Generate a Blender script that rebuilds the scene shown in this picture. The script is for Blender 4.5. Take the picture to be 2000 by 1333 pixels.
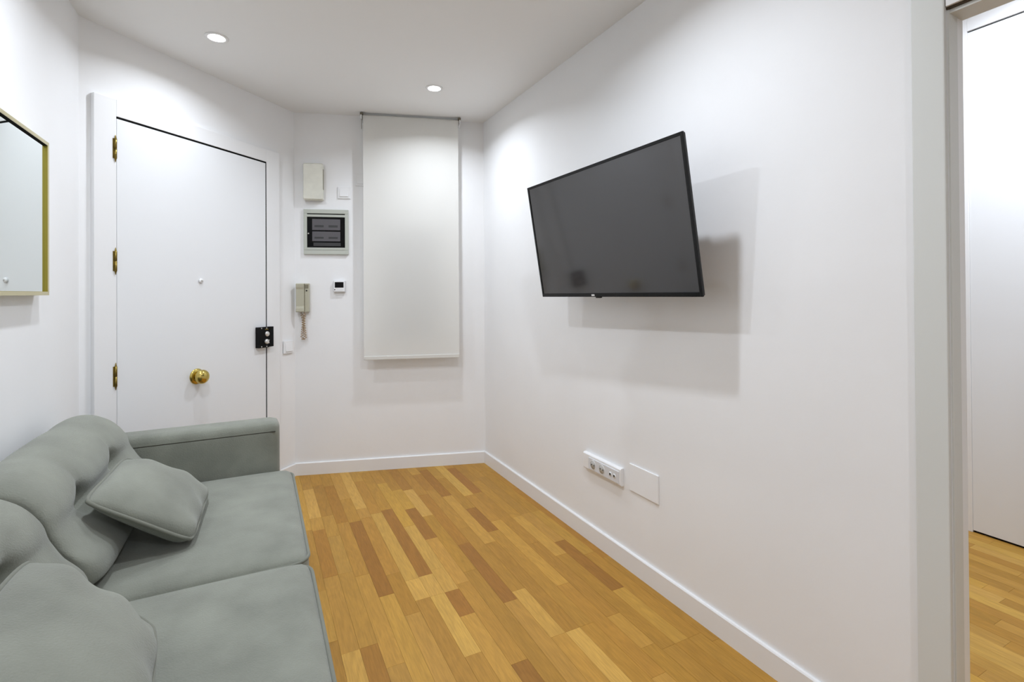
import bpy, bmesh, math, random
from mathutils import Vector, Matrix
R = math.radians
random.seed(7)
for o in list(bpy.data.objects):
    bpy.data.objects.remove(o)
scene = bpy.context.scene
COL = scene.collection

# ---------------------------------------------------------------- camera
F_PX, CX, CY, EYE = 980.0, 1000.0, 565.0, 1.2
YAW, PITCH, ROLL = math.atan(498 / F_PX), R(.35), .0062
fw = Vector((math.sin(YAW) * math.cos(PITCH), math.cos(YAW) * math.cos(PITCH), math.sin(PITCH)))
rt0 = Vector((math.cos(YAW), -math.sin(YAW), 0))
up0 = rt0.cross(fw)
rt = rt0 * math.cos(ROLL) - up0 * math.sin(ROLL)
up = up0 * math.cos(ROLL) + rt0 * math.sin(ROLL)
cam_data = bpy.data.cameras.new('camera')
cam = bpy.data.objects.new('camera', cam_data)
COL.objects.link(cam)
cam_data.sensor_width = 36
cam_data.lens = 36 * F_PX / 2000
cam_data.shift_y = (CY - 666.5) / 2000
cam_data.clip_start = .02
cam.matrix_world = Matrix(((rt.x, up.x, -fw.x, 0), (rt.y, up.y, -fw.y, 0), (rt.z, up.z, -fw.z, EYE), (0, 0, 0, 1)))
scene.camera = cam

# ---------------------------------------------------------------- world, exposure
world = bpy.data.worlds.new('world')
scene.world = world
world.use_nodes = True
world.node_tree.nodes['Background'].inputs[0].default_value = (.9, .95, 1, 1)
world.node_tree.nodes['Background'].inputs[1].default_value = .3
vs = scene.view_settings
vs.view_transform = 'Standard'
vs.look = 'None'
vs.gamma = 1
vs.use_curve_mapping = False
vs.exposure = 0.50
LAMP_W = 5.6           # watts of each downlight
LAMP_COL = (.915, .985, 1.09)

# ---------------------------------------------------------------- materials
def mat(name, col, rough=.5, metal=0, spec=.5, noise=0, nscale=8, bump=0, bscale=60, sheen=0, coat=0, trans=0):
    m = bpy.data.materials.new(name)
    m.use_nodes = True
    nt = m.node_tree
    b = nt.nodes['Principled BSDF']
    b.inputs['Base Color'].default_value = (*col, 1)
    b.inputs['Roughness'].default_value = rough
    b.inputs['Metallic'].default_value = metal
    b.inputs['Specular IOR Level'].default_value = spec
    b.inputs['Sheen Weight'].default_value = sheen
    b.inputs['Coat Weight'].default_value = coat
    geo = nt.nodes.new('ShaderNodeNewGeometry')
    if noise:
        n = nt.nodes.new('ShaderNodeTexNoise')
        n.inputs['Scale'].default_value = nscale
        n.inputs['Detail'].default_value = 5
        nt.links.new(geo.outputs['Position'], n.inputs['Vector'])
        mr = nt.nodes.new('ShaderNodeMapRange')
        mr.inputs[1].default_value = .3
        mr.inputs[2].default_value = .7
        mr.inputs[3].default_value = 1 - noise
        mr.inputs[4].default_value = 1 + noise
        nt.links.new(n.outputs['Fac'], mr.inputs[0])
        mx = nt.nodes.new('ShaderNodeVectorMath')
        mx.operation = 'SCALE'
        mx.inputs[0].default_value = col
        nt.links.new(mr.outputs[0], mx.inputs['Scale'])
        nt.links.new(mx.outputs[0], b.inputs['Base Color'])
    if bump:
        n2 = nt.nodes.new('ShaderNodeTexNoise')
        n2.inputs['Scale'].default_value = bscale
        n2.inputs['Detail'].default_value = 4
        nt.links.new(geo.outputs['Position'], n2.inputs['Vector'])
        bp = nt.nodes.new('ShaderNodeBump')
        bp.inputs['Strength'].default_value = bump
        bp.inputs['Distance'].default_value = .01
        nt.links.new(n2.outputs['Fac'], bp.inputs['Height'])
        nt.links.new(bp.outputs['Normal'], b.inputs['Normal'])
    return m

def emis(name, col, strength):
    m = mat(name, col)
    b = m.node_tree.nodes['Principled BSDF']
    b.inputs['Emission Color'].default_value = (*col, 1)
    b.inputs['Emission Strength'].default_value = strength
    return m

M = dict(
    wall=mat('white_wall_paint', (.88, .88, .88), .55, spec=.3, noise=.012, nscale=3, bump=.05, bscale=35),
    ceil=mat('ceiling_paint', (.88, .88, .87), .7, spec=.2, bump=.04, bscale=30),
    trim=mat('white_lacquer', (.85, .85, .85), .35, bump=.02, bscale=25),
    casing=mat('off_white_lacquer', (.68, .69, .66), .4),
    leaf=mat('door_lacquer', (.83, .84, .85), .38, bump=.03, bscale=18),
    gap_shade=mat('painted_gap_shade', (.006, .006, .006), .9, spec=.1),  # black that stands in for the shade inside narrow gaps
    brass=mat('polished_brass', (.58, .45, .13), .16, metal=1),
    oldbrass=mat('aged_brass_hinge', (.24, .175, .045), .32, metal=1, noise=.3, nscale=60),
    black=mat('black_lock_enamel', (.003, .003, .003), .35, spec=.15),
    silver=mat('satin_nickel', (.72, .70, .67), .35, metal=.6),
    plastic=mat('white_plastic', (.86, .86, .86), .3),
    greyplastic=mat('pale_grey_plastic', (.70, .71, .73), .35),
    ivory=mat('ivory_plastic', (.74, .73, .64), .3, noise=.05, nscale=20),
    beige=mat('beige_intercom_plastic', (.47, .45, .345), .38),
    beige_dark=mat('olive_grille_plastic', (.22, .20, .14), .5),
    cord=mat('tan_cord', (.42, .30, .17), .5),
    panelgrey=mat('grey_green_panel_plastic', (.50, .52, .46), .4),
    smoke=mat('smoked_door', (.003, .003, .003), .25, spec=.12),
    breaker=mat('breaker_grey', (.12, .115, .122), .6, spec=.2),
    breaker_d=mat('breaker_dark', (.06, .06, .06), .6, spec=.2),
    lcd=mat('dark_display', (.004, .004, .005), .2, spec=.15),
    hole=mat('dark_socket_hole', (.02, .018, .015), .8),
    sockgrey=mat('socket_well_grey', (.50, .49, .46), .5),
    tvframe=mat('gloss_black_tv_bezel', (.005, .005, .005), .25, spec=.25),
    tvback=mat('black_tv_back', (.012, .012, .012), .5),
    screen=mat('tv_screen', (.030, .028, .028), .095, spec=1.0),
    logo=mat('silver_print', (.75, .75, .75), .4),
    bracket=mat('black_steel_bracket', (.02, .02, .02), .45),
    mirror=mat('mirror_silver', (.80, .84, .82), .015, metal=1),
    gold=mat('satin_gold_frame', (.62, .56, .34), .32, metal=.7),
    goldin=mat('olive_gold_inner', (.36, .30, .045), .4, metal=.5),
    sofa=mat('grey_green_velvet', (.232, .240, .200), .9, spec=.15, noise=.15, nscale=7, bump=.22, bscale=260, sheen=.25),
    pipe=mat('sofa_piping', (.19, .195, .160), .9, spec=.15, sheen=.2),
    thread=mat('dark_sofa_seam', (.055, .052, .04), .95, spec=.1),
    leg=mat('dark_wood_leg', (.06, .04, .025), .5),
    lampring=mat('white_lamp_ring', (.9, .9, .9), .4),
    lampglow=emis('lamp_glow', (1, 1, 1), 22),
    steel=mat('small_steel_bracket', (.16, .14, .10), .4, metal=.7),
    browngap=mat('brown_joint', (.05, .03, .012), .8),
    glass=mat('dark_window_glass', (.10, .11, .12), .1),
)
def blind_material():
    m = mat('cream_blind_fabric', (.86, .85, .81), .8, spec=.1, bump=.08, bscale=500)
    nt = m.node_tree
    b = nt.nodes['Principled BSDF']
    out = nt.nodes['Material Output']
    t = nt.nodes.new('ShaderNodeBsdfTranslucent')
    t.inputs[0].default_value = (.86, .85, .81, 1)
    mx = nt.nodes.new('ShaderNodeMixShader')
    mx.inputs[0].default_value = .3
    nt.links.new(b.outputs[0], mx.inputs[1])
    nt.links.new(t.outputs[0], mx.inputs[2])
    nt.links.new(mx.outputs[0], out.inputs[0])
    return m
M['blind'] = blind_material()

def wood_material():
    m = bpy.data.materials.new('oiled_oak_strip')
    m.use_nodes = True
    nt = m.node_tree
    N, L = nt.nodes, nt.links
    b = N['Principled BSDF']
    b.inputs['Specular IOR Level'].default_value = .28
    info = N.new('ShaderNodeObjectInfo')
    geo = N.new('ShaderNodeNewGeometry')
    off = N.new('ShaderNodeVectorMath'); off.operation = 'SCALE'
    off.inputs[0].default_value = (13.0, 31.0, 7.0)
    L.new(info.outputs['Random'], off.inputs['Scale'])
    add = N.new('ShaderNodeVectorMath'); add.operation = 'ADD'
    L.new(geo.outputs['Position'], add.inputs[0]); L.new(off.outputs[0], add.inputs[1])
    mp = N.new('ShaderNodeMapping')
    mp.inputs['Scale'].default_value = (1, .07, 1)
    L.new(add.outputs[0], mp.inputs[0])
    n1 = N.new('ShaderNodeTexNoise')                    # fine pores along the strip
    n1.inputs['Scale'].default_value = 210; n1.inputs['Detail'].default_value = 4
    L.new(mp.outputs[0], n1.inputs['Vector'])
    mp2 = N.new('ShaderNodeMapping')
    mp2.inputs['Scale'].default_value = (1, .22, 1)
    L.new(add.outputs[0], mp2.inputs[0])
    n2 = N.new('ShaderNodeTexNoise')                    # broad cathedral figure
    n2.inputs['Scale'].default_value = 16; n2.inputs['Detail'].default_value = 3; n2.inputs['Distortion'].default_value = 1.2
    L.new(mp2.outputs[0], n2.inputs['Vector'])
    rings = N.new('ShaderNodeMath'); rings.operation = 'MULTIPLY'; rings.inputs[1].default_value = 24
    L.new(n2.outputs['Fac'], rings.inputs[0])
    sn = N.new('ShaderNodeMath'); sn.operation = 'SINE'
    L.new(rings.outputs[0], sn.inputs[0])
    a1 = N.new('ShaderNodeMapRange'); a1.inputs[1].default_value = -1; a1.inputs[2].default_value = 1
    a1.inputs[3].default_value = .955; a1.inputs[4].default_value = 1.04
    L.new(sn.outputs[0], a1.inputs[0])
    a2 = N.new('ShaderNodeMapRange'); a2.inputs[1].default_value = .3; a2.inputs[2].default_value = .7
    a2.inputs[3].default_value = .88; a2.inputs[4].default_value = 1.10
    L.new(n1.outputs['Fac'], a2.inputs[0])
    mu = N.new('ShaderNodeMath'); mu.operation = 'MULTIPLY'
    L.new(a1.outputs[0], mu.inputs[0]); L.new(a2.outputs[0], mu.inputs[1])
    sc = N.new('ShaderNodeVectorMath'); sc.operation = 'SCALE'
    L.new(info.outputs['Color'], sc.inputs[0]); L.new(mu.outputs[0], sc.inputs['Scale'])
    L.new(sc.outputs[0], b.inputs['Base Color'])
    b.inputs['Roughness'].default_value = .46
    bp = N.new('ShaderNodeBump'); bp.inputs['Strength'].default_value = .06; bp.inputs['Distance'].default_value = .002
    L.new(n1.outputs['Fac'], bp.inputs['Height']); L.new(bp.outputs[0], b.inputs['Normal'])
    return m
M['wood'] = wood_material()
M['subfloor'] = mat('dark_joint', (.20, .115, .045), .7)

# ---------------------------------------------------------------- helpers
def tag(o, label=None, cat=None, group=None, kind=None):
    if label: o['label'] = label
    if cat: o['category'] = cat
    if group: o['group'] = group
    if kind: o['kind'] = kind
    return o

def empty(name, loc=(0, 0, 0), rz=0, **k):
    o = bpy.data.objects.new(name, None)
    COL.objects.link(o)
    o.location = loc
    o.rotation_euler = (0, 0, rz)
    o.empty_display_size = .05
    return tag(o, **k)

def finish(name, bm, m, parent=None, smooth=False, bevel=0, seg=2, mats=None, loc=None):
    bmesh.ops.recalc_face_normals(bm, faces=bm.faces)
    if bevel:
        bmesh.ops.bevel(bm, geom=list(bm.edges), offset=bevel, segments=seg, affect='EDGES', profile=.6)
    me = bpy.data.meshes.new(name)
    bm.to_mesh(me)
    bm.free()
    if smooth:
        for p in me.polygons: p.use_smooth = True
    for x in (mats or [m]):
        me.materials.append(M[x] if isinstance(x, str) else x)
    o = bpy.data.objects.new(name, me)
    COL.objects.link(o)
    if parent: o.parent = parent
    if loc: o.location = loc
    return o

def bx(bm, x0, x1, y0, y1, z0, z1):
    v = [bm.verts.new(p) for p in ((x0, y0, z0), (x1, y0, z0), (x1, y1, z0), (x0, y1, z0),
                                   (x0, y0, z1), (x1, y0, z1), (x1, y1, z1), (x0, y1, z1))]
    for f in ((0, 3, 2, 1), (4, 5, 6, 7), (0, 1, 5, 4), (1, 2, 6, 5), (2, 3, 7, 6), (3, 0, 4, 7)):
        bm.faces.new([v[i] for i in f])
    return v

def box(name, dims, m, parent=None, bevel=0, seg=2, smooth=False):
    bm = bmesh.new()
    bx(bm, *dims)
    return finish(name, bm, m, parent, smooth, bevel, seg)

def prism(bm, pts, z0, z1):
    a = [bm.verts.new((p[0], p[1], z0)) for p in pts]
    b = [bm.verts.new((p[0], p[1], z1)) for p in pts]
    bm.faces.new(a[::-1]); bm.faces.new(b)
    n = len(pts)
    for i in range(n):
        bm.faces.new((a[i], a[(i + 1) % n], b[(i + 1) % n], b[i]))

def lathe(bm, prof, axis='y', n=28, c=(0, 0, 0)):
    """prof: (radius, height) pairs along axis; closed at the ends where radius is 0"""
    rings = []
    def pt(r, h, a):
        u, v = r * math.cos(a), r * math.sin(a)
        p = {'y': (u, h, v), 'z': (u, v, h), 'x': (h, u, v)}[axis]
        return (p[0] + c[0], p[1] + c[1], p[2] + c[2])
    for r, h in prof:
        if r < 1e-6: rings.append([bm.verts.new(pt(0, h, 0))])
        else: rings.append([bm.verts.new(pt(r, h, 2 * math.pi * i / n)) for i in range(n)])
    for A, B in zip(rings, rings[1:]):
        for i in range(n):
            j = (i + 1) % n
            if len(A) == 1 and len(B) == 1: continue
            if len(A) == 1: bm.faces.new((A[0], B[i], B[j]))
            elif len(B) == 1: bm.faces.new((A[i], B[0], A[j]))
            else: bm.faces.new((A[i], A[j], B[j], B[i]))
    return rings

def tube(bm, pts, r, n=8, closed=False, radii=None):
    pts = [Vector(p) for p in pts]
    rings = []
    N = len(pts)
    prev = None
    for i, p in enumerate(pts):
        if closed: t = (pts[(i + 1) % N] - pts[i - 1])
        else: t = pts[min(i + 1, N - 1)] - pts[max(i - 1, 0)]
        t.normalize()
        if prev is None:
            a = Vector((0, 0, 1)) if abs(t.z) < .9 else Vector((1, 0, 0))
            u = t.cross(a).normalized()
        else:
            u = (prev - t * prev.dot(t)).normalized()
        prev = u
        w = t.cross(u)
        rr = radii[i] if radii else r
        rings.append([bm.verts.new(p + (u * math.cos(2 * math.pi * k / n) + w * math.sin(2 * math.pi * k / n)) * rr) for k in range(n)])
    for i in range(N if closed else N - 1):
        A, B = rings[i], rings[(i + 1) % N]
        for k in range(n):
            bm.faces.new((A[k], A[(k + 1) % n], B[(k + 1) % n], B[k]))
    if not closed:
        bm.faces.new(rings[0][::-1]); bm.faces.new(rings[-1])

# ---------------------------------------------------------------- room frame of reference
# +Y runs along the right-hand wall away from the camera, X to the right
H = 2.40
XR, XL, YN = 1.432, -.68, -1.7
TH_D = math.atan2(.687, .727)                 # door wall
TH_B = math.atan2(-.282, .959)                # far wall
A = Vector((-.675, 2.757)); DD = Vector((math.cos(TH_D), math.sin(TH_D)))
P0 = Vector((.234, 3.604)); BD = Vector((math.cos(TH_B), math.sin(TH_B)))
cor_ld = A + DD * ((XL - A.x) / DD.x)
cor_db = P0 + BD * -.014
cor_br = P0 + BD * ((XR - P0.x) / BD.x)
def on_door(s, z=0): p = A + DD * s; return (p.x, p.y, z)
def on_back(t, z=0): p = P0 + BD * t; return (p.x, p.y, z)
XW = 1.502                                    # other face of the right-hand partition
OP_Y0, OP_Y1, OP_Z = -.26, .577, 1.851        # passage in the right-hand wall
XO = 3.168                                    # opposite wall of the next room
Y2A, Y2B, H2 = -1.7, 2.6, 2.66

# ---------------------------------------------------------------- downlights
def downlight(x, y, label, h=H, watts=LAMP_W, size=150):
    t = empty('ceiling_downlight', (x, y, h), label=label, cat='ceiling light', group='recessed ceiling downlights')
    bm = bmesh.new()
    lathe(bm, [(.036, -.004), (.046, -.006), (.050, -.003), (.050, -.0005), (.036, -.0005), (.036, -.004)], 'z', 32)
    finish('trim_ring', bm, 'lampring', t, True)
    bm = bmesh.new()
    lathe(bm, [(0, -.0035), (.0355, -.0035), (.0355, -.001), (0, -.001)], 'z', 32)
    finish('diffuser', bm, 'lampglow', t)
    ld = bpy.data.lights.new('downlight_beam', 'AREA')
    ld.shape = 'DISK'
    ld.size = .07
    ld.energy = watts
    ld.color = LAMP_COL
    ld.spread = R(size)
    l = bpy.data.objects.new('downlight_beam', ld)
    COL.objects.link(l)
    l.parent = t
    l.location = (0, 0, -.007)
    return t
downlight(-.165, 2.706, 'recessed ceiling spotlight in front of the white entrance door', watts=LAMP_W * .52)
downlight(.929, 2.818, 'recessed ceiling spotlight in front of the cream roller blind', watts=LAMP_W * .92)
downlight(-.165, 1.75, 'recessed ceiling spotlight above the sofa, outside the picture', watts=LAMP_W * 1.08, size=156)
downlight(.75, 1.22, 'recessed ceiling spotlight above the television, outside the picture', watts=LAMP_W * 1.15, size=156)
downlight(.10, -.15, 'recessed ceiling spotlight above the photographer, outside the picture', watts=LAMP_W * .35)
downlight(.35, -1.05, 'added fill spotlight behind the photographer, outside the picture', watts=LAMP_W * 1.6, size=170)  # unseen lamp added as frontal fill for far wall, door and blind
downlight(2.60, .75, 'recessed ceiling spotlight in the next room, outside the picture', H2, 19, 168)

# ---------------------------------------------------------------- the setting
def struct(name, bm, m, label, cat, **k):
    o = finish(name, bm, m, **k)
    return tag(o, label, cat, kind='structure')

room = [(XL, YN), (XR, YN), (XR, cor_br.y), (cor_db.x, cor_db.y), (XL, cor_ld.y)]
bm = bmesh.new()
bx(bm, XL - .4, XO + .12, YN - .1, 4.0, -.12, -.012)
floor = struct('floor', bm, 'subfloor', 'warm honey-coloured oak strip floor', 'floor')
bm = bmesh.new()
prism(bm, [(XL - .01, YN), (XR + .01, YN), (XR + .01, cor_br.y + .02), (cor_db.x, cor_db.y + .02), (XL - .01, cor_ld.y + .01)], H, H + .06)
struct('ceiling', bm, 'ceil', 'plain white ceiling with recessed spotlights', 'ceiling')
bm = bmesh.new()
bx(bm, XW - .05, XO + .1, Y2A, Y2B, H2, H2 + .06)
struct('ceiling_next_room', bm, 'ceil', 'white ceiling of the room beyond the passage', 'ceiling')

bm = bmesh.new(); bx(bm, XL - .1, XL, YN - .1, cor_ld.y + .03, -.012, H + .06)
struct('wall_left', bm, 'wall', 'white wall behind the grey sofa', 'wall')
bm = bmesh.new()
ld_, lb_ = Vector((-DD.y, DD.x)) * .1, Vector((-BD.y, BD.x)) * .1
prism(bm, [cor_ld - DD * .02, cor_db, cor_db + ld_, cor_ld - DD * .02 + ld_], -.012, H + .06)
struct('wall_entrance', bm, 'wall', 'white slanting wall that holds the entrance door', 'wall')
bm = bmesh.new()
prism(bm, [cor_db, cor_br + BD * .05, cor_br + BD * .05 + lb_, cor_db + lb_], -.012, H + .06)
struct('wall_far', bm, 'wall', 'white far wall with roller blind and fuse box', 'wall')
bm = bmesh.new()
bx(bm, XR, XW, OP_Y1, cor_br.y + .02, -.012, H2 + .02)
bx(bm, XR, XW, YN, OP_Y0, -.012, H2 + .02)
bx(bm, XR, XW, OP_Y0, OP_Y1, OP_Z + .02, H2 + .02)
struct('wall_right', bm, 'wall', 'white wall carrying the television', 'wall')
bm = bmesh.new(); bx(bm, XL - .1, XO + .1, YN - .1, YN, -.012, H2 + .06)
struct('wall_near', bm, 'wall', 'white wall behind the photographer', 'wall')
bm = bmesh.new(); bx(bm, XO, XO + .1, YN, Y2B, -.012, H2 + .06)
struct('wall_opposite', bm, 'wall', 'white wall of the next room seen through the passage', 'wall')
bm = bmesh.new(); bx(bm, XW, XO + .1, Y2B, Y2B + .1, -.012, H2 + .06)
struct('wall_next_room', bm, 'wall', 'white end wall of the next room', 'wall')

def skirting(name, p, q, label, h=.081, t=.012):
    """board from p to q with its face on the right-hand side looking p -> q reversed"""
    d = Vector((q[0] - p[0], q[1] - p[1])); Ln = d.length
    th = math.atan2(d.y, d.x)
    bm = bmesh.new()
    pr = [(0, 0), (-t, 0), (-t, h - .004), (-t + .003, h), (0, h)]
    a = [bm.verts.new((0, y, z)) for y, z in pr]
    b = [bm.verts.new((Ln, y, z)) for y, z in pr]
    bm.faces.new(a); bm.faces.new(b[::-1])
    for i in range(5): bm.faces.new((a[i], b[i], b[(i + 1) % 5], a[(i + 1) % 5]))
    o = finish(name, bm, 'trim')
    o.location = (p[0], p[1], 0); o.rotation_euler = (0, 0, th)
    return tag(o, label, 'baseboard', kind='structure')
skirting('baseboard_far', cor_db, cor_br, 'white skirting board under the roller blind')
skirting('baseboard_right', (XR, cor_br.y - .004), (XR, .645), 'long white skirting board under the television')
skirting('baseboard_entrance', on_door(1.088)[:2], on_door(1.230)[:2], 'short white skirting board between door casing and corner')
skirting('baseboard_left', (XL, YN), (XL, cor_ld.y - .02), 'white skirting board behind the sofa')
skirting('baseboard_opposite', (XO, Y2B), (XO, 1.30), 'white skirting board in the next room')

# strip floor: three-strip boards, 6 cm strips running along Y
SW, X00 = .06, .365
TONES = {'n': (.415, .212, .034), 'l': (.55, .315, .068), 'd': (.325, .145, .024), 'm': (.475, .255, .046), 'r': (.375, .178, .028), 'y': (.515, .285, .046)}
def tone(t):
    c = TONES[t]; k = random.uniform(.93, 1.07)
    return (c[0] * k, c[1] * k * random.uniform(.98, 1.02), c[2] * k * random.uniform(.93, 1.07), 1)
bm = bmesh.new(); bx(bm, -.5, .5, -.5, .5, -.5, .5)
pm = bpy.data.meshes.new('plank'); bmesh.ops.recalc_face_normals(bm, faces=bm.faces)
bm.to_mesh(pm); bm.free(); pm.materials.append(M['wood'])
HAND = {  # strip index: pieces (y0, y1, tone) read off the photograph
    0: [(1.30, 1.62, 'm'), (1.62, 2.20, 'm'), (2.20, 2.75, 'n')],
    1: [(1.25, 2.01, 'm'), (2.01, 2.73, 'd'), (2.73, 3.05, 'n')],
    2: [(1.30, 1.85, 'm'), (1.85, 2.15, 'n'), (2.15, 2.75, 'n'), (2.88, 3.6, 'l')],
    3: [(1.92, 2.07, 'l'), (2.07, 2.78, 'l'), (1.15, 1.92, 'n'), (2.78, 3.3, 'n')],
    4: [(1.92, 2.075, 'l'), (2.075, 2.80, 'd'), (1.55, 1.92, 'l'), (2.80, 3.45, 'n')],
    5: [(1.92, 2.10, 'l'), (2.10, 2.55, 'l'), (1.75, 1.92, 'd'), (2.55, 3.2, 'y'), (1.25, 1.75, 'm')],
    6: [(2.37, 2.75, 'd'), (2.75, 3.05, 'y'), (1.95, 2.37, 'm'), (1.45, 1.95, 'n'), (1.0, 1.45, 'd')],
    7: [(2.62, 3.02, 'l'), (2.02, 2.62, 'n'), (1.30, 2.02, 'n'), (3.02, 3.6, 'r')],
    8: [(2.25, 2.90, 'r'), (1.75, 2.25, 'd'), (1.25, 1.75, 'm'), (2.90, 3.4, 'n')],
    9: [(2.40, 2.95, 'n'), (1.50, 1.80, 'l'), (1.80, 2.40, 'n'), (1.05, 1.50, 'm')],
    10: [(2.82, 3.30, 'd'), (1.50, 2.2, 'n'), (2.2, 2.82, 'm'), (1.05, 1.50, 'l')],
    11: [(2.30, 2.60, 'd'), (2.60, 3.1, 'n'), (1.50, 2.30, 'n'), (1.02, 1.50, 'n')],
    12: [(2.77, 3.40, 'l'), (1.75, 2.40, 'm'), (2.40, 2.77, 'n'), (1.20, 1.75, 'n')],
    13: [(2.78, 3.25, 'd'), (2.1, 2.78, 'n'), (1.50, 2.1, 'n')],
    14: [(2.39, 2.95, 'n'), (1.95, 2.39, 'm'), (1.28, 1.95, 'n')],
    15: [(1.62, 2.06, 'd'), (2.40, 3.0, 'n'), (1.28, 1.62, 'm'), (2.06, 2.40, 'm')],
    16: [(1.28, 1.9, 'n'), (1.9, 2.40, 'm'), (2.40, 3.1, 'n')],
    -1: [(1.75, 2.25, 'm'), (1.1, 1.75, 'r'), (2.87, 3.35, 'n')],
    -2: [(2.25, 2.72, 'r'), (2.87, 3.31, 'l'), (1.55, 1.75, 'l')],
}
def lay(i, y0, y1, t):
    if y1 - y0 < .03: return
    o = bpy.data.objects.new('plank', pm)
    COL.objects.link(o)
    o.parent = floor
    x = X00 + i * SW
    g = .0006
    o.scale = (SW - g, y1 - y0 - g, .012)
    o.location = (x + SW / 2, (y0 + y1) / 2, -.006 - random.uniform(0, .0003))
    o.color = tone(t)
def y_far(x):        # where the far walls end the floor
    yb = P0.y + (x - P0.x) * BD.y / BD.x
    yd = A.y + (x - A.x) * DD.y / DD.x
    return min(yb, yd)
for i in range(-4, 18):
    x = X00 + i * SW
    lo, hi = .75, y_far(x + .03) + .03
    done = sorted(HAND.get(i, []))
    gaps, y = [], lo
    for a, b, t in done:
        if a > y: gaps.append((y, a))
        lay(i, max(a, lo), min(b, hi), t); y = max(y, b)
    if y < hi: gaps.append((y, hi))
    for a, b in gaps:
        while a < b - .001:
            e = a + random.uniform(.28, .62)
            if b - e < .18: e = b
            lay(i, a, e, random.choices('nmlrdy', (34, 28, 10, 14, 7, 7))[0]); a = e
# next room: the strips that show through the passage
for i in range(20, 47):
    a = -.3 - random.uniform(0, .4)
    while a < 1.9:
        e = a + random.uniform(.4, .8)
        lay(i, a, e, random.choices('nmly', (25, 35, 25, 15))[0]); a = e
# the rest (under the sofa, behind the camera) as one piece
rest = bmesh.new()
def rest_area(x0, x1, y0, y1):
    x = x0
    while x < x1 - .001:
        y = y0 - random.uniform(0, .4)
        while y < y1:
            e = y + random.uniform(.35, .7)
            if max(y, y0) < min(e, y1) - .01: bx(rest, x, min(x + SW, x1) - .0008, max(y, y0), min(e, y1) - .0008, -.012, 0)
            y = e
        x += SW
rest_area(XL, X00 - 4 * SW, .75, 2.75)
rest_area(XL, XR + .12, YN, .75)
rest_area(X00 + 18 * SW, X00 + 20 * SW, .75, 2.6)
rest_area(XR + .13, XO, YN, -.7)
ro = finish('hidden_planks', rest, 'wood', floor)
ro.color = (*TONES['n'], 1)
ro['kind'] = 'stuff'

# ---------------------------------------------------------------- entrance door
d1 = empty('door_1', on_door(0), TH_D, label='white entrance door with brass hinges, knob and black lock', cat='door', kind='structure')
S0, S1, ZT = .132, .975, 1.998       # leaf edges
box('gap_shade', (S0 - .004, S1 + .012, -.006, 0, 0, ZT + .014), 'gap_shade', d1)  # black sheet behind the leaf, shade of the gaps put into colour
box('casing', (.039, S0 - .002, -.022, 0, 0, 2.085), 'trim', d1, .002)
box('casing', (S1 + .008, 1.085, -.022, 0, 0, 2.085), 'trim', d1, .002)
box('casing', (S0 - .002, S1 + .008, -.022, 0, ZT + .010, 2.085), 'trim', d1, .002)
box('gap_shade', (S1, S1 + .0085, -.0185, -.006, 0, ZT + .012), 'gap_shade', d1)  # black fillers paint the shade in the side and top gaps
box('gap_shade', (S0, S1 + .008, -.0185, -.006, ZT, ZT + .0105), 'gap_shade', d1)
leaf = box('door_leaf', (S0, S1, -.021, -.006, .006, ZT), 'leaf', d1, .0015)
for zc in (1.86, 1.351, .831):
    bm = bmesh.new()
    bx(bm, -.012, .002, -.0240, -.0205, -.045, .045)
    h = finish('hinge', bm, 'oldbrass', d1, loc=(S0 - .006, 0, zc))
    bm = bmesh.new()
    prof = []
    for k in range(2):
        z0 = -.045 + k * .0455
        prof += [(.0078, z0), (.0078, z0 + .0435), (.0058, z0 + .0438), (.0058, z0 + .0452)]
    prof = [(0, -.062), (.002, -.060), (.0035, -.052), (.0058, -.046)] + prof + [(.0035, .052), (.002, .060), (0, .062)]
    lathe(bm, [(r * .72, z) for r, z in prof], 'z', 14, (-.002, -.0255, 0))
    finish('hinge_pin', bm, 'oldbrass', h, True)
bm = bmesh.new()
lathe(bm, [(0, -.031), (.008, -.031), (.012, -.028), (.013, -.0215), (0, -.0215)], 'y', 20)
ph = finish('peephole', bm, 'plastic', d1, True, loc=(.542, 0, 1.27))
bm = bmesh.new()
lathe(bm, [(0, -.0315), (.005, -.0315), (.005, -.0305), (0, -.0305)], 'y', 14)
finish('lens', bm, 'sockgrey', ph, True)
bm = bmesh.new()
lathe(bm, [(0, -.030), (.026, -.030), (.037, -.027), (.041, -.0225), (.041, -.0205), (0, -.0205)], 'y', 36)
kb = finish('door_knob', bm, 'brass', d1, True, loc=(.520, 0, .768)); kb['label'] = 'polished brass knob'
bm = bmesh.new()
pr = [(.014, -.028), (.014, -.034), (.016, -.036)]
for k in range(13):
    a = math.pi * (.16 + .84 * k / 12)
    pr.append((.037 * math.sin(a), -.060 + .026 * math.cos(a)))
pr[-1] = (0, pr[-1][1])
lathe(bm, pr, 'y', 36)
finish('knob_ball', bm, 'brass', kb, True)
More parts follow.
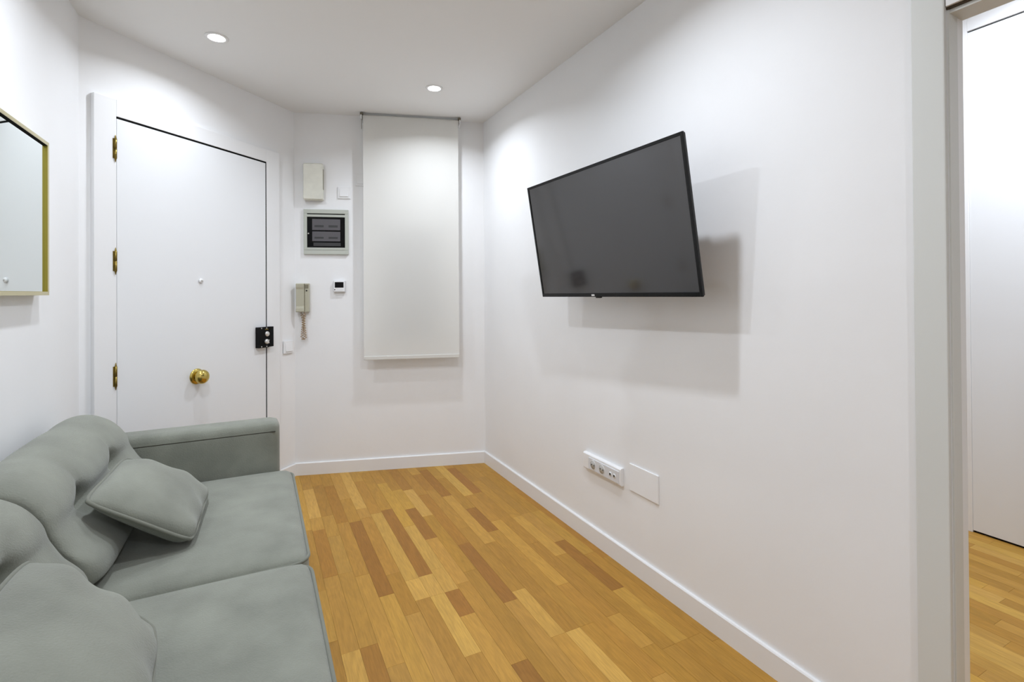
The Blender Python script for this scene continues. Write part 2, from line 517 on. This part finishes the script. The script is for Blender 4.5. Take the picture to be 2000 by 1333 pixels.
# rim lock
lk = box('rim_lock', (-.048, .026, -.050, -.0205, -.062, .062), 'black', d1, .002)
lk.location = (.944, 0, .937); lk['label'] = 'black rim lock with two pale cylinders'
bm = bmesh.new(); bx(bm, .029, .062, -.050, -.0215, -.060, .062)
finish('keeper', bm, 'black', lk, bevel=.002)
bm = bmesh.new(); lathe(bm, [(0, -.058), (.010, -.058), (.011, -.0565), (.0145, -.0565), (.0155, -.049), (0, -.049)], 'y', 24, (.010, 0, .020))
finish('cylinder', bm, 'silver', lk, True)
bm = bmesh.new(); lathe(bm, [(0, -.060), (.012, -.060), (.0145, -.057), (.0155, -.049), (0, -.049)], 'y', 24, (.006, 0, -.026))
finish('cylinder', bm, 'silver', lk, True)
bm = bmesh.new()
prism(bm, [(0, 0), (.010, .011), (-.024, .003), (-.024, -.003), (.010, -.011)], -.004, .004)
for v in bm.verts: v.co = Vector((v.co.x + .006, -.060 + v.co.z - .003, v.co.y - .026))
finish('thumb_turn', bm, 'silver', lk, bevel=.001)
for sx in (-.030, .008):
    for sz in (-.055, .055):
        bm = bmesh.new(); lathe(bm, [(0, -.0525), (.003, -.052), (.0042, -.050), (0, -.050)], 'y', 12, (sx, 0, sz))
        finish('screw', bm, 'silver', lk, True)
box('maker_plate', (-.004, .020, -.0508, -.0498, .0445, .0505), 'oldbrass', lk)

# ---------------------------------------------------------------- passage in the right-hand wall
d2 = empty('door_2', (XR, 0, 0), -math.pi / 2, label='off-white casing around the open passage to the next room', cat='door frame', kind='structure')
# local x = -Y, local y = +X
a0, a1 = -OP_Y1, -OP_Y0
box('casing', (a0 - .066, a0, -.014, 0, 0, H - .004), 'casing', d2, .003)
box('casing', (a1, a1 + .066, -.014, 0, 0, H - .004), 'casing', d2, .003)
box('casing', (a0 + .001, a1 - .001, -.010, 0, OP_Z + .004, OP_Z + .075), 'trim', d2, .002)
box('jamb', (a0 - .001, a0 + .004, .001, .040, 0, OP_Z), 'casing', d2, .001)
box('jamb', (a0 - .001, a0 + .002, .040, .070, 0, OP_Z), 'trim', d2)  # whiter back part, light from the next room put into the colour
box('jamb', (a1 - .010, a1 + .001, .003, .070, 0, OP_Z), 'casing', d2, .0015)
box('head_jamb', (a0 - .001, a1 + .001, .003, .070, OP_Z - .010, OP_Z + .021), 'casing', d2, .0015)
box('shadow_gap', (a0 - .001, a1 + .001, -.004, .003, OP_Z - .001, OP_Z + .0035), 'browngap', d2)

d3 = empty('door_3', (XO, 1.187, 0), -math.pi / 2, label='tall plain white door in the next room beyond the passage', cat='door', kind='structure')
box('gap_shade', (0, .93, -.010, 0, .001, 2.480), 'gap_shade', d3)  # black sheet painting the shade in the gaps round this leaf
box('door_leaf', (-.0008, .918, -.018, -.006, .010, 2.474), 'leaf', d3, .0015)
box('casing', (-.075, -.001, -.022, 0, 0, 2.560), 'trim', d3, .002)
box('casing', (.925, 1.0, -.022, 0, 0, 2.560), 'trim', d3, .002)
box('casing', (-.001, .925, -.022, 0, 2.481, 2.560), 'trim', d3, .002)

# ---------------------------------------------------------------- sofa
sofa = empty('sofa', (-.27, 1.59, 0), label='grey-green velvet two-seat sofa with tufted back cushions', cat='sofa')
SO = Vector((-.27, 1.59, 0))
def rounded(name, x0, x1, y0, y1, z0, z1, r, m, parent, n=14, puff=0, puff_side=0, off=SO):
    c = Vector(((x0 + x1) / 2, (y0 + y1) / 2, (z0 + z1) / 2)) - off
    h = Vector(((x1 - x0) / 2, (y1 - y0) / 2, (z1 - z0) / 2))
    bm = bmesh.new()
    bmesh.ops.create_cube(bm, size=2)
    bmesh.ops.subdivide_edges(bm, edges=list(bm.edges), cuts=n, use_grid_fill=True)
    for v in bm.verts:
        q = Vector()
        for k in range(3):
            t = v.co[k]
            t = math.copysign(1 - (1 - abs(t)) ** 1.9, t)     # denser rows near the edges
            q[k] = t * h[k]
        inner = Vector([max(-(h[k] - r), min(h[k] - r, q[k])) for k in range(3)])
        d = q - inner
        if d.length > 1e-9:
            q = inner + d.normalized() * r
        u, w, z = q.x / h.x, q.y / h.y, q.z / h.z
        if puff and q.z > 0: q.z += puff * max(0, 1 - u ** 4) * max(0, 1 - w ** 4) * max(0, z)
        if puff_side: q.x += math.copysign(puff_side, q.x) * max(0, 1 - w ** 4) * max(0, 1 - z * z) * (abs(u) > .8)
        v.co = q + c
    return finish(name, bm, m, parent, True)
def rect_loop(x0, x1, y0, y1, z, r, off, n=6, wob=0):
    pts = []
    for cx, cy, a0 in ((x1 - r, y1 - r, 0), (x0 + r, y1 - r, 90), (x0 + r, y0 + r, 180), (x1 - r, y0 + r, 270)):
        for k in range(n + 1):
            a = R(a0 + 90 * k / n)
            pts.append(Vector((cx + r * math.cos(a), cy + r * math.sin(a), z)) - off)
    return pts
FX = .135
Y0S, Y1S, YM = .745, 2.425, 1.580
rounded('base', -.64, .075, Y0S - .02, Y1S + .02, .11, .285, .02, 'sofa', sofa, 8)
rounded('back_frame', -.672, -.56, Y0S - .13, Y1S + .13, .11, .66, .035, 'sofa', sofa, 10)
for ya, yb in ((Y1S, Y1S + .135), (Y0S - .135, Y0S)):
    arm = rounded('armrest', -.655, .088, ya, yb, .11, .640, .034, 'sofa', sofa, 12)
    ys = ya if ya > 1 else yb
    bm = bmesh.new()
    s = 1 if ya > 1 else -1
    pts = [Vector((-.62 + .69 * k / 20, ys + .0015 * s, .598)) - SO for k in range(21)]
    tube(bm, pts, .0022, 6)
    finish('seam', bm, 'thread', arm, True)
for x, y in ((-.58, Y0S - .07), (.02, Y0S - .07), (-.58, Y1S + .07), (.02, Y1S + .07)):
    bm = bmesh.new()
    lathe(bm, [(0, 0), (.014, 0), (.022, .115), (0, .115)], 'z', 16, (x + .27, y - 1.59, 0))
    finish('leg', bm, 'leg', sofa, True)
for ya, yb in ((YM + .003, Y1S - .002), (Y0S + .002, YM - .003)):
    cu = rounded('seat_cushion', -.60, FX, ya, yb, .275, .432, .036, 'sofa', sofa, 16, .020, .008)
    for z in (.414, .300):
        bm = bmesh.new()
        tube(bm, rect_loop(-.598, FX + .002, ya + .002, yb - .002, z, .05, SO), .0048, 8, True)
        finish('piping', bm, 'pipe', cu, True)

def sample_closed(pts, n):
    """Catmull-Rom through a closed polygon"""
    out = []
    m = len(pts)
    for i in range(n):
        t = i / n * m
        k = int(t); f = t - k
        p = [Vector(pts[(k + j - 1) % m]) for j in range(4)]
        out.append(.5 * ((2 * p[1]) + (p[2] - p[0]) * f + (2 * p[0] - 5 * p[1] + 4 * p[2] - p[3]) * f * f + (-p[0] + 3 * p[1] - 3 * p[2] + p[3]) * f ** 3))
    return out
SECT = [(-.50, .437), (-.41, .437), (-.352, .462), (-.350, .515), (-.395, .570), (-.420, .620), (-.445, .680), (-.492, .735), (-.56, .766), (-.620, .752), (-.650, .690), (-.652, .590), (-.62, .49), (-.57, .445)]
def back_cushion(yc, half, pits, seed):
    random.seed(seed)
    sec = sample_closed(SECT, 72)
    cen = Vector((-.52, .60))
    rows = 70
    bm = bmesh.new()
    rings = []
    for j in range(rows + 1):
        u = -1 + 2 * j / rows
        u = math.copysign(1 - (1 - abs(u)) ** 1.7, u)
        e = max(0, 1 - abs(u) ** 7) ** (1 / 3.2)
        ring = []
        for p in sec:
            q = cen + (p - cen) * (.60 + .40 * e if e > 0 else .60)
            y = yc + u * half * (1 - .02 * (1 - e))
            front = max(0, min(1, (q.x + .60) / .12))
            # button pits with pleats that climb from them over the top
            dx = 0; dz = 0
            for py in pits:
                dy = y - py
                dzv = q.y - .622
                pit = math.exp(-(dy / .030) ** 2 - (dzv / .030) ** 2) * .060 + math.exp(-(dy / .075) ** 2 - (dzv / .050) ** 2) * .017
                line = math.exp(-(dy / .016) ** 2) * (1 if dzv > 0 else .0) * .009 * math.exp(-max(0, dzv) / .12)
                dx -= (pit + line) * front
                if dzv > 0: dz -= .004 * math.exp(-(dy / .05) ** 2) * min(1, dzv / .1)
            # the pinched line joining the pits
            dx -= .013 * math.exp(-((q.y - .622) / .022) ** 2) * front * (1 - abs(u) ** 6)
            ring.append(bm.verts.new(Vector((q.x + dx, y, q.y + dz)) - SO))
        rings.append(ring)
    n = len(sec)
    for a, b in zip(rings, rings[1:]):
        for i in range(n): bm.faces.new((a[i], a[(i + 1) % n], b[(i + 1) % n], b[i]))
    for ring, s in ((rings[0], 1), (rings[-1], -1)):
        c = bm.verts.new(sum((v.co for v in ring), Vector()) / n)
        c.co.y -= .012 * s
        for i in range(n): bm.faces.new((ring[i], ring[(i + 1) % n], c))
    o = finish('back_cushion', bm, 'sofa', sofa, True)
    for py in pits:
        bm = bmesh.new()
        lathe(bm, [(0, .008), (.007, .006), (.010, 0), (.007, -.006), (0, -.008)], 'x', 14, (-.493 + .27, py - 1.59, .622))
        finish('button', bm, 'pipe', o, True)
back_cushion((YM + Y1S) / 2 - .002, (Y1S - YM) / 2 - .004, (1.815, 2.165), 3)
back_cushion((YM + Y0S) / 2 - .002, (YM - Y0S) / 2 - .004, (.97, 1.355), 4)

def pillow(name, cs, T, label, seed, sag=.0):
    """square cushion stretched over four corner points (order round the edge)"""
    random.seed(seed)
    cs = [Vector(c) for c in cs]
    cen = sum(cs, Vector()) / 4
    nrm = (cs[1] - cs[0]).cross(cs[3] - cs[0]).normalized()
    N = 36
    ph = [random.uniform(0, 6.28) for _ in range(8)]
    def P(u, v, side):
        k = .03
        c = 1 - .075 * abs(u * v) ** 5
        uu = u * (1 - k * (1 - v * v)) * c; vv = v * (1 - k * (1 - u * u)) * c
        a, b = (uu + 1) / 2, (vv + 1) / 2
        p = cs[0] * (1 - a) * (1 - b) + cs[1] * a * (1 - b) + cs[2] * a * b + cs[3] * (1 - a) * b
        t = max(0, (1 - u ** 4) * (1 - v ** 4)) ** .5 * (.62 + .38 * (1 - u * u) * (1 - v * v))
        w = .006 * math.sin(9 * u + ph[0]) * math.exp(-((v + 1) / .35) ** 2) + .006 * math.sin(8 * v + ph[1]) * math.exp(-((u - 1) / .35) ** 2)
        w += .004 * math.sin(3 * u + 2 * v + ph[2])
        return p + nrm * side * (T * t + w * min(1, t * 3)) - cen
    bm = bmesh.new()
    grids = []
    for side in (1, -1):
        g = []
        for i in range(N + 1):
            row = []
            for j in range(N + 1):
                u, v = -1 + 2 * i / N, -1 + 2 * j / N
                u = math.sin(u * math.pi / 2) * .35 + u * .65; v = math.sin(v * math.pi / 2) * .35 + v * .65
                if side == -1 and (i in (0, N) or j in (0, N)): row.append(grids[0][i][j])
                else: row.append(bm.verts.new(P(u, v, side)))
            g.append(row)
        grids.append(g)
    for s, g in enumerate(grids):
        for i in range(N):
            for j in range(N):
                f = (g[i][j], g[i + 1][j], g[i + 1][j + 1], g[i][j + 1])
                bm.faces.new(f if s == 0 else f[::-1])
    root = finish(name, bm, 'sofa', None, True, loc=cen)
    tag(root, label, 'cushion', 'throw cushions on the sofa')
    edge = [(-1 + 2 * k / 24, -1) for k in range(24)] + [(1, -1 + 2 * k / 24) for k in range(24)] + [(1 - 2 * k / 24, 1) for k in range(24)] + [(-1, 1 - 2 * k / 24) for k in range(24)]
    bm = bmesh.new()
    tube(bm, [P(u, v, 0) * 1.004 for u, v in edge], .0055, 8, True)
    finish('piping', bm, 'pipe', root, True)
    return root
pillow('throw_cushion', [(-.170, 1.745, .470), (-.157, 2.150, .483), (-.395, 2.075, .660), (-.415, 1.700, .652)], .062,
       'small grey-green throw cushion on the seat nearest the entrance door', 11)
pillow('throw_cushion', [(-.135, .80, .500), (-.183, 1.245, .522), (-.410, 1.330, .678), (-.405, .88, .690)], .064,
       'large grey-green throw cushion in the near left corner of the sofa', 12)

# ---------------------------------------------------------------- television
tv = empty('television', (1.228, 1.646, 1.442), label='large flat black television tilted forward on its wall arm', cat='television')
xa, za, na = Vector((.036, -.999, .005)).normalized(), Vector((-.158, 0, .988)), Vector((.987, .036, .157))
ya = za.cross(xa).normalized(); za = xa.cross(ya).normalized()
tv.rotation_euler = Matrix(((xa.x, ya.x, za.x), (xa.y, ya.y, za.y), (xa.z, ya.z, za.z))).to_euler()
W2, H2_ = .480, .2665
bm = bmesh.new()
bx(bm, -W2 + .002, W2 - .002, 0, .013, -H2_ + .002, H2_ - .002)
body = finish('housing', bm, 'tvback', tv, bevel=.004)
for nm, d in (('bezel', (-W2, -W2 + .011, -.004, .004, -H2_, H2_)), ('bezel', (W2 - .011, W2, -.004, .004, -H2_, H2_)),
              ('bezel', (-W2 + .011, W2 - .011, -.004, .004, H2_ - .011, H2_)), ('bezel', (-W2 + .011, W2 - .011, -.004, .004, -H2_, -H2_ + .016))):
    box(nm, d, 'tvframe', tv, .0012)
box('screen', (-W2 + .0105, W2 - .0105, -.0015, .002, -H2_ + .0155, H2_ - .0105), 'screen', tv)
bm = bmesh.new(); bx(bm, -.40, .40, .012, .052, -.23, .20)
finish('rear_cover', bm, 'tvback', tv, bevel=.012)
box('maker_mark', (-.094, -.074, -.0044, -.0038, -H2_ + .004, -H2_ + .011), 'logo', tv)
bm = bmesh.new(); bx(bm, -.075, -.045, .001, .012, -H2_ - .006, -H2_ + .001)
finish('remote_sensor', bm, 'tvframe', tv, bevel=.0015)
mt = empty('tv_mount', (XR, 1.62, 1.43), -math.pi / 2, label='black steel wall bracket behind the television', cat='wall bracket')
box('wall_plate', (-.06, .06, -.006, 0, -.12, .12), 'bracket', mt, .001)
box('arm', (-.02, .02, -.112, -.006, -.03, .02), 'bracket', mt, .003)
box('head_plate', (-.05, .05, -.118, -.110, -.06, .06), 'bracket', mt, .001)

# ---------------------------------------------------------------- sockets and blank plate by the television
sk = empty('socket_strip', (XR, 1.888, .384), -math.pi / 2, label='long white double socket plate with aerial outlets below the television', cat='socket')
bm = bmesh.new()
pr = [(-.040, 0), (.040, 0), (.040, -.012), (.034, -.019), (-.034, -.019), (-.040, -.012)]
l = [bm.verts.new((-.141, y, z)) for z, y in pr]; r_ = [bm.verts.new((.141, y, z)) for z, y in pr]
bm.faces.new(l); bm.faces.new(r_[::-1])
for i in range(6): bm.faces.new((l[i], r_[i], r_[(i + 1) % 6], l[(i + 1) % 6]))
finish('frame', bm, 'plastic', sk, bevel=.003)
fp = box('face_plate', (-.092, .132, -.0225, -.018, -.029, .025), 'greyplastic', sk, .0015)
for cx in (-.055, .012):
    bm = bmesh.new()
    lathe(bm, [(.0205, -.0235), (.0215, -.0240), (.0225, -.0235), (.0225, -.022), (.0205, -.022), (.0205, -.0235)], 'y', 28, (cx, 0, -.002))
    s_ = finish('socket_well', bm, 'plastic', fp, True)
    bm = bmesh.new(); lathe(bm, [(0, -.0232), (.0204, -.0232), (.0204, -.0225), (0, -.0225)], 'y', 28, (cx, 0, -.002))
    finish('well_floor', bm, 'sockgrey', fp, True)
    for hx in (-.0095, .0095):
        bm = bmesh.new(); lathe(bm, [(0, -.0238), (.0032, -.0238), (.0032, -.0228), (0, -.0228)], 'y', 12, (cx + hx, 0, -.002))
        finish('pin_hole', bm, 'hole', fp)
for cx in (.076, .104):
    bm = bmesh.new(); lathe(bm, [(0, -.0245), (.0085, -.0245), (.0100, -.022), (0, -.022)], 'y', 18, (cx, 0, -.002))
    finish('aerial_outlet', bm, 'plastic', fp, True)
    bm = bmesh.new(); lathe(bm, [(0, -.0250), (.0055, -.0250), (.0055, -.0242), (0, -.0242)], 'y', 14, (cx, 0, -.002))
    finish('pin_hole', bm, 'hole', fp)
bp_ = empty('blank_plate', (XR, 1.616, .403), -math.pi / 2, label='square blank white cover plate beside the socket strip', cat='cover plate')
box('plate', (-.087, .087, -.006, 0, -.057, .057), 'wall', bp_, .0015)

# ---------------------------------------------------------------- mirror on the left-hand wall
mr = empty('mirror', (XL, 1.870, 1.4625), math.pi / 2, label='rectangular mirror in a thin gold frame above the sofa', cat='mirror')
MW, MH, MD = .400, .2635, .040
LW, GY = .012, -.0325
box('glass', (-MW + .004, MW - .004, GY, GY + .003, -MH + .004, MH - .004), 'mirror', mr)
box('backing', (-MW + .005, MW - .005, GY + .003, 0, -MH + .005, MH - .005), 'tvback', mr)
def side(d, inner, m):
    o = box('frame_side', d, 'gold', mr, .0006)
    box('inner_face', inner, m, o)
side((MW - LW, MW, -MD, 0, -MH, MH), (MW - LW - .001, MW - LW + .0002, -MD + .0006, GY, -MH + LW, MH - LW), 'goldin')
side((-MW, -MW + LW, -MD, 0, -MH, MH), (-MW + LW - .0002, -MW + LW + .001, -MD + .0006, GY, -MH + LW, MH - LW), 'goldin')
side((-MW + LW, MW - LW, -MD, 0, MH - LW, MH), (-MW + LW + .001, MW - LW - .001, -MD + .0006, GY, MH - LW - .001, MH - LW + .0002), 'gap_shade')  # top inner face blackened to paint the shade between frame and glass
side((-MW + LW, MW - LW, -MD, 0, -MH, -MH + LW), (-MW + LW + .001, MW - LW - .001, -MD + .0006, GY, -MH + LW - .0002, -MH + LW + .001), 'goldin')

# ---------------------------------------------------------------- things on the far wall
# window hidden behind the roller blind
w1 = empty('window_1', on_back(.745, 1.26), TH_B, label='small dark window behind the roller blind', cat='window', kind='structure')
box('pane', (-.165, .165, -.008, -.002, -.37, .37), 'glass', w1)
for d in ((-.19, -.165, -.02, 0, -.395, .395), (.165, .19, -.02, 0, -.395, .395), (-.165, .165, -.02, 0, .37, .395), (-.165, .165, -.02, 0, -.395, -.37)):
    box('window_frame', d, 'trim', w1, .001)
OFFB = .085
bl = empty('roller_blind', on_back(.750, 0), TH_B, label='cream roller blind pulled down on the far wall', cat='blind')
BW = .314
bm = bmesh.new()
lathe(bm, [(0, -BW - .004), (.016, -BW - .004), (.016, BW + .004), (0, BW + .004)], 'x', 20, (0, -OFFB + .017, 2.372))
finish('roller', bm, 'blind', bl, True)
bm = bmesh.new()
n = 26
rows = []
for k in range(n + 1):
    z = 2.378 - (2.378 - .778) * k / n
    y = -OFFB - .001 + .004 * math.sin(3.0 * k / n)
    rows.append([bm.verts.new((-BW + 2 * BW * j / 10, y + .0012 * math.sin(j * 1.7), z)) for j in range(11)])
for a, b in zip(rows, rows[1:]):
    for j in range(10): bm.faces.new((a[j], a[j + 1], b[j + 1], b[j]))
finish('fabric', bm, 'blind', bl, True)
bm = bmesh.new(); bx(bm, -BW, BW, -OFFB - .007, -OFFB + .005, .757, .781)
finish('bottom_bar', bm, 'blind', bl, bevel=.003)
for s in (-1, 1):
    bk = box('bracket', (s * (BW + .011) - .004, s * (BW + .011) + .004, -OFFB - .010, 0, 2.352, 2.398), 'plastic', bl, .001)
    box('bracket_foot', (s * (BW + .008) - .010, s * (BW + .008) + .010, -OFFB - .014, -OFFB + .002, 2.380, 2.394), 'steel', bk, .001)
bm = bmesh.new()
tube(bm, [(-BW - .008, -OFFB - .006, 2.385 - .10 * k / 6) for k in range(7)], .0016, 6)
finish('cord', bm, 'steel', bl, True)

def rounded_plate(bm, w, h, d0, d1, r):
    pts = []
    for cx, cz, a0 in ((w - r, h - r, 0), (-w + r, h - r, 90), (-w + r, -h + r, 180), (w - r, -h + r, 270)):
        for k in range(5):
            a = R(a0 + 90 * k / 4); pts.append((cx + r * math.cos(a), cz + r * math.sin(a)))
    a = [bm.verts.new((x, d0, z)) for x, z in pts]
    s = .94
    m_ = [bm.verts.new((x, d0 + (d1 - d0) * .75, z)) for x, z in pts]
    b = [bm.verts.new((x * s, d1, z * s)) for x, z in pts]
    bm.faces.new(a); bm.faces.new(b[::-1])
    for A_, B_ in ((a, m_), (m_, b)):
        for i in range(len(pts)):
            j = (i + 1) % len(pts); bm.faces.new((A_[i], A_[j], B_[j], B_[i]))

ch = empty('doorbell_chime', on_back(.113, 1.937), TH_B, label='ivory doorbell chime box above the fuse box', cat='doorbell')
bm = bmesh.new(); bx(bm, -.060, .060, -.014, 0, -.117, .117); finish('back_plate', bm, 'beige', ch, bevel=.002)
bm = bmesh.new(); rounded_plate(bm, .062, .122, -.012, -.048, .010); finish('cover', bm, 'ivory', ch)
box('side_slot', (.0615, .0628, -.040, -.016, -.05, .085), 'beige_dark', ch)

fb = empty('fuse_box', on_back(.189, 1.609), TH_B, label='square grey-framed fuse box with smoked black door', cat='fuse box')
for d in ((-.142, .142, -.016, 0, .122, .150), (-.142, .142, -.016, 0, -.150, -.122), (-.142, -.120, -.016, 0, -.122, .122), (.120, .142, -.016, 0, -.122, .122)):
    box('frame', d, 'panelgrey', fb, .0025)
dr = box('door', (-.121, .121, -.013, -.004, -.121, .121), 'smoke', fb, .001); dr['label'] = 'smoked black plastic door'
for z in (.107, -.113):
    box('door_rail', (-.121, .121, -.0175, -.012, z - .008, z + .008), 'panelgrey', fb, .0015)
for (x0, x1, z0, z1, m_) in ((-.088, .090, .012, .085, 'breaker'), (-.088, .090, -.062, .002, 'breaker'), (-.080, .092, -.094, -.072, 'breaker_d')):
    st = box('breaker_row', (x0, x1, -.0136, -.0128, z0, z1), m_, fb)
    nbr = 2
    for k in range(nbr):
        xx = x0 + (x1 - x0) * (k + .5) / nbr
        box('breaker_switch', (xx - .030, xx + .028, -.0139, -.0133, z0 + (z1 - z0) * .25, z0 + (z1 - z0) * .45), 'breaker_d', st)
bm = bmesh.new(); lathe(bm, [(0, -.0165), (.004, -.0160), (.005, -.0128), (0, -.0128)], 'y', 12, (-.112, 0, -.012)); finish('latch', bm, 'silver', fb, True)

ic = empty('intercom', on_back(.047, 1.172), TH_B, label='beige intercom handset with coiled cord on the far wall', cat='intercom')
bm = bmesh.new(); bx(bm, -.040, .036, -.026, 0, -.094, .094); bs = finish('base', bm, 'beige', ic, bevel=.004)
bm = bmesh.new(); bx(bm, .010, .036, -.036, -.024, -.094, .094); finish('panel', bm, 'beige', ic, bevel=.003)
box('grille', (.012, .034, -.0375, -.0355, .060, .086), 'beige_dark', ic, .0006)
bm = bmesh.new(); lathe(bm, [(0, -.0395), (.004, -.039), (.0052, -.036), (0, -.036)], 'y', 14, (.022, 0, .046)); finish('call_button', bm, 'hole', ic, True)
bm = bmesh.new()
pts = [(-.094, -.046), (-.090, -.052), (-.070, -.050), (-.055, -.045), (.055, -.045), (.070, -.050), (.090, -.052), (.094, -.046), (.094, -.020), (-.094, -.020)]
l = [bm.verts.new((-.042, y, z)) for z, y in pts]; r_ = [bm.verts.new((.008, y, z)) for z, y in pts]
bm.faces.new(l); bm.faces.new(r_[::-1])
for i in range(len(pts)): bm.faces.new((l[i], r_[i], r_[(i + 1) % len(pts)], l[(i + 1) % len(pts)]))
finish('handset', bm, 'beige', ic, bevel=.003)
bm = bmesh.new()
# two leads that come together, then a coil that hangs in a narrow loop
path = []
def loopp(t):
    # t 0..1 : down the left strand, round, and up the right strand
    if t < .45: k = t / .45; return Vector((-.016 + .013 * min(1, k / .3) - .008 * max(0, k - .5) * 2, -.020, -.094 - .165 * k))
    if t < .55: k = (t - .45) / .10; return Vector((-.011 + .022 * k, -.020, -.259 - .016 * math.sin(math.pi * k)))
    k = (t - .55) / .45; return Vector((.003 + .008 * max(0, .5 - k) * 2 + .006 * max(0, k - .7) / .3, -.027, -.259 + .165 * k))
for k in range(721):
    t = k / 720
    a = t * 2 * math.pi * 24
    rr = .0080 * min(1, t / .05, (1 - t) / .05)
    c = loopp(t)
    path.append(c + Vector((math.cos(a) * rr, math.sin(a) * rr, 0)))
tube(bm, path, .0023, 5)
finish('coiled_cord', bm, 'cord', ic, True)

th = empty('thermostat', on_back(.272, 1.246), TH_B, label='small white thermostat with black display beside the intercom', cat='thermostat')
bm = bmesh.new(); bx(bm, -.038, .038, -.022, 0, -.039, .039); finish('housing', bm, 'greyplastic', th, bevel=.005, seg=3)
box('front_plate', (-.034, .034, -.0235, -.021, -.034, .035), 'plastic', th, .001)
box('display', (-.028, .028, -.0245, -.023, -.009, .028), 'lcd', th, .0008)
box('button', (-.031, -.025, -.0245, -.023, -.026, -.019), 'lcd', th)
box('button', (-.018, .028, -.0242, -.023, -.025, -.021), 'greyplastic', th)

def wall_switch(loc, th_, label, w=.040):
    s = empty('light_switch', loc, th_, label=label, cat='switch', group='white square wall plates')
    bm = bmesh.new(); bx(bm, -w, w, -.009, 0, -w, w); finish('plate', bm, 'plastic', s, bevel=.0025)
    bm = bmesh.new()
    q = [(-.027, -.0105), (.027, -.0145)]
    a = [bm.verts.new(p) for p in ((-.027, -.008, -.027), (.027, -.008, -.027), (.027, -.008, .027), (-.027, -.008, .027),
                                   (-.027, -.0150, -.027), (.027, -.0150, -.027), (.027, -.0105, .027), (-.027, -.0105, .027))]
    for f in ((0, 3, 2, 1), (4, 5, 6, 7), (0, 1, 5, 4), (1, 2, 6, 5), (2, 3, 7, 6), (3, 0, 4, 7)): bm.faces.new([a[i] for i in f])
    finish('rocker', bm, 'plastic', s, bevel=.001)
wall_switch(on_back(.303, 1.876), TH_B, 'white wall plate right of the doorbell chime')
wall_switch(on_back(.416, 1.965), TH_B, 'white wall plate half hidden behind the roller blind')
wall_switch(on_door(1.172, .853), TH_D, 'white light switch between the door casing and the intercom')
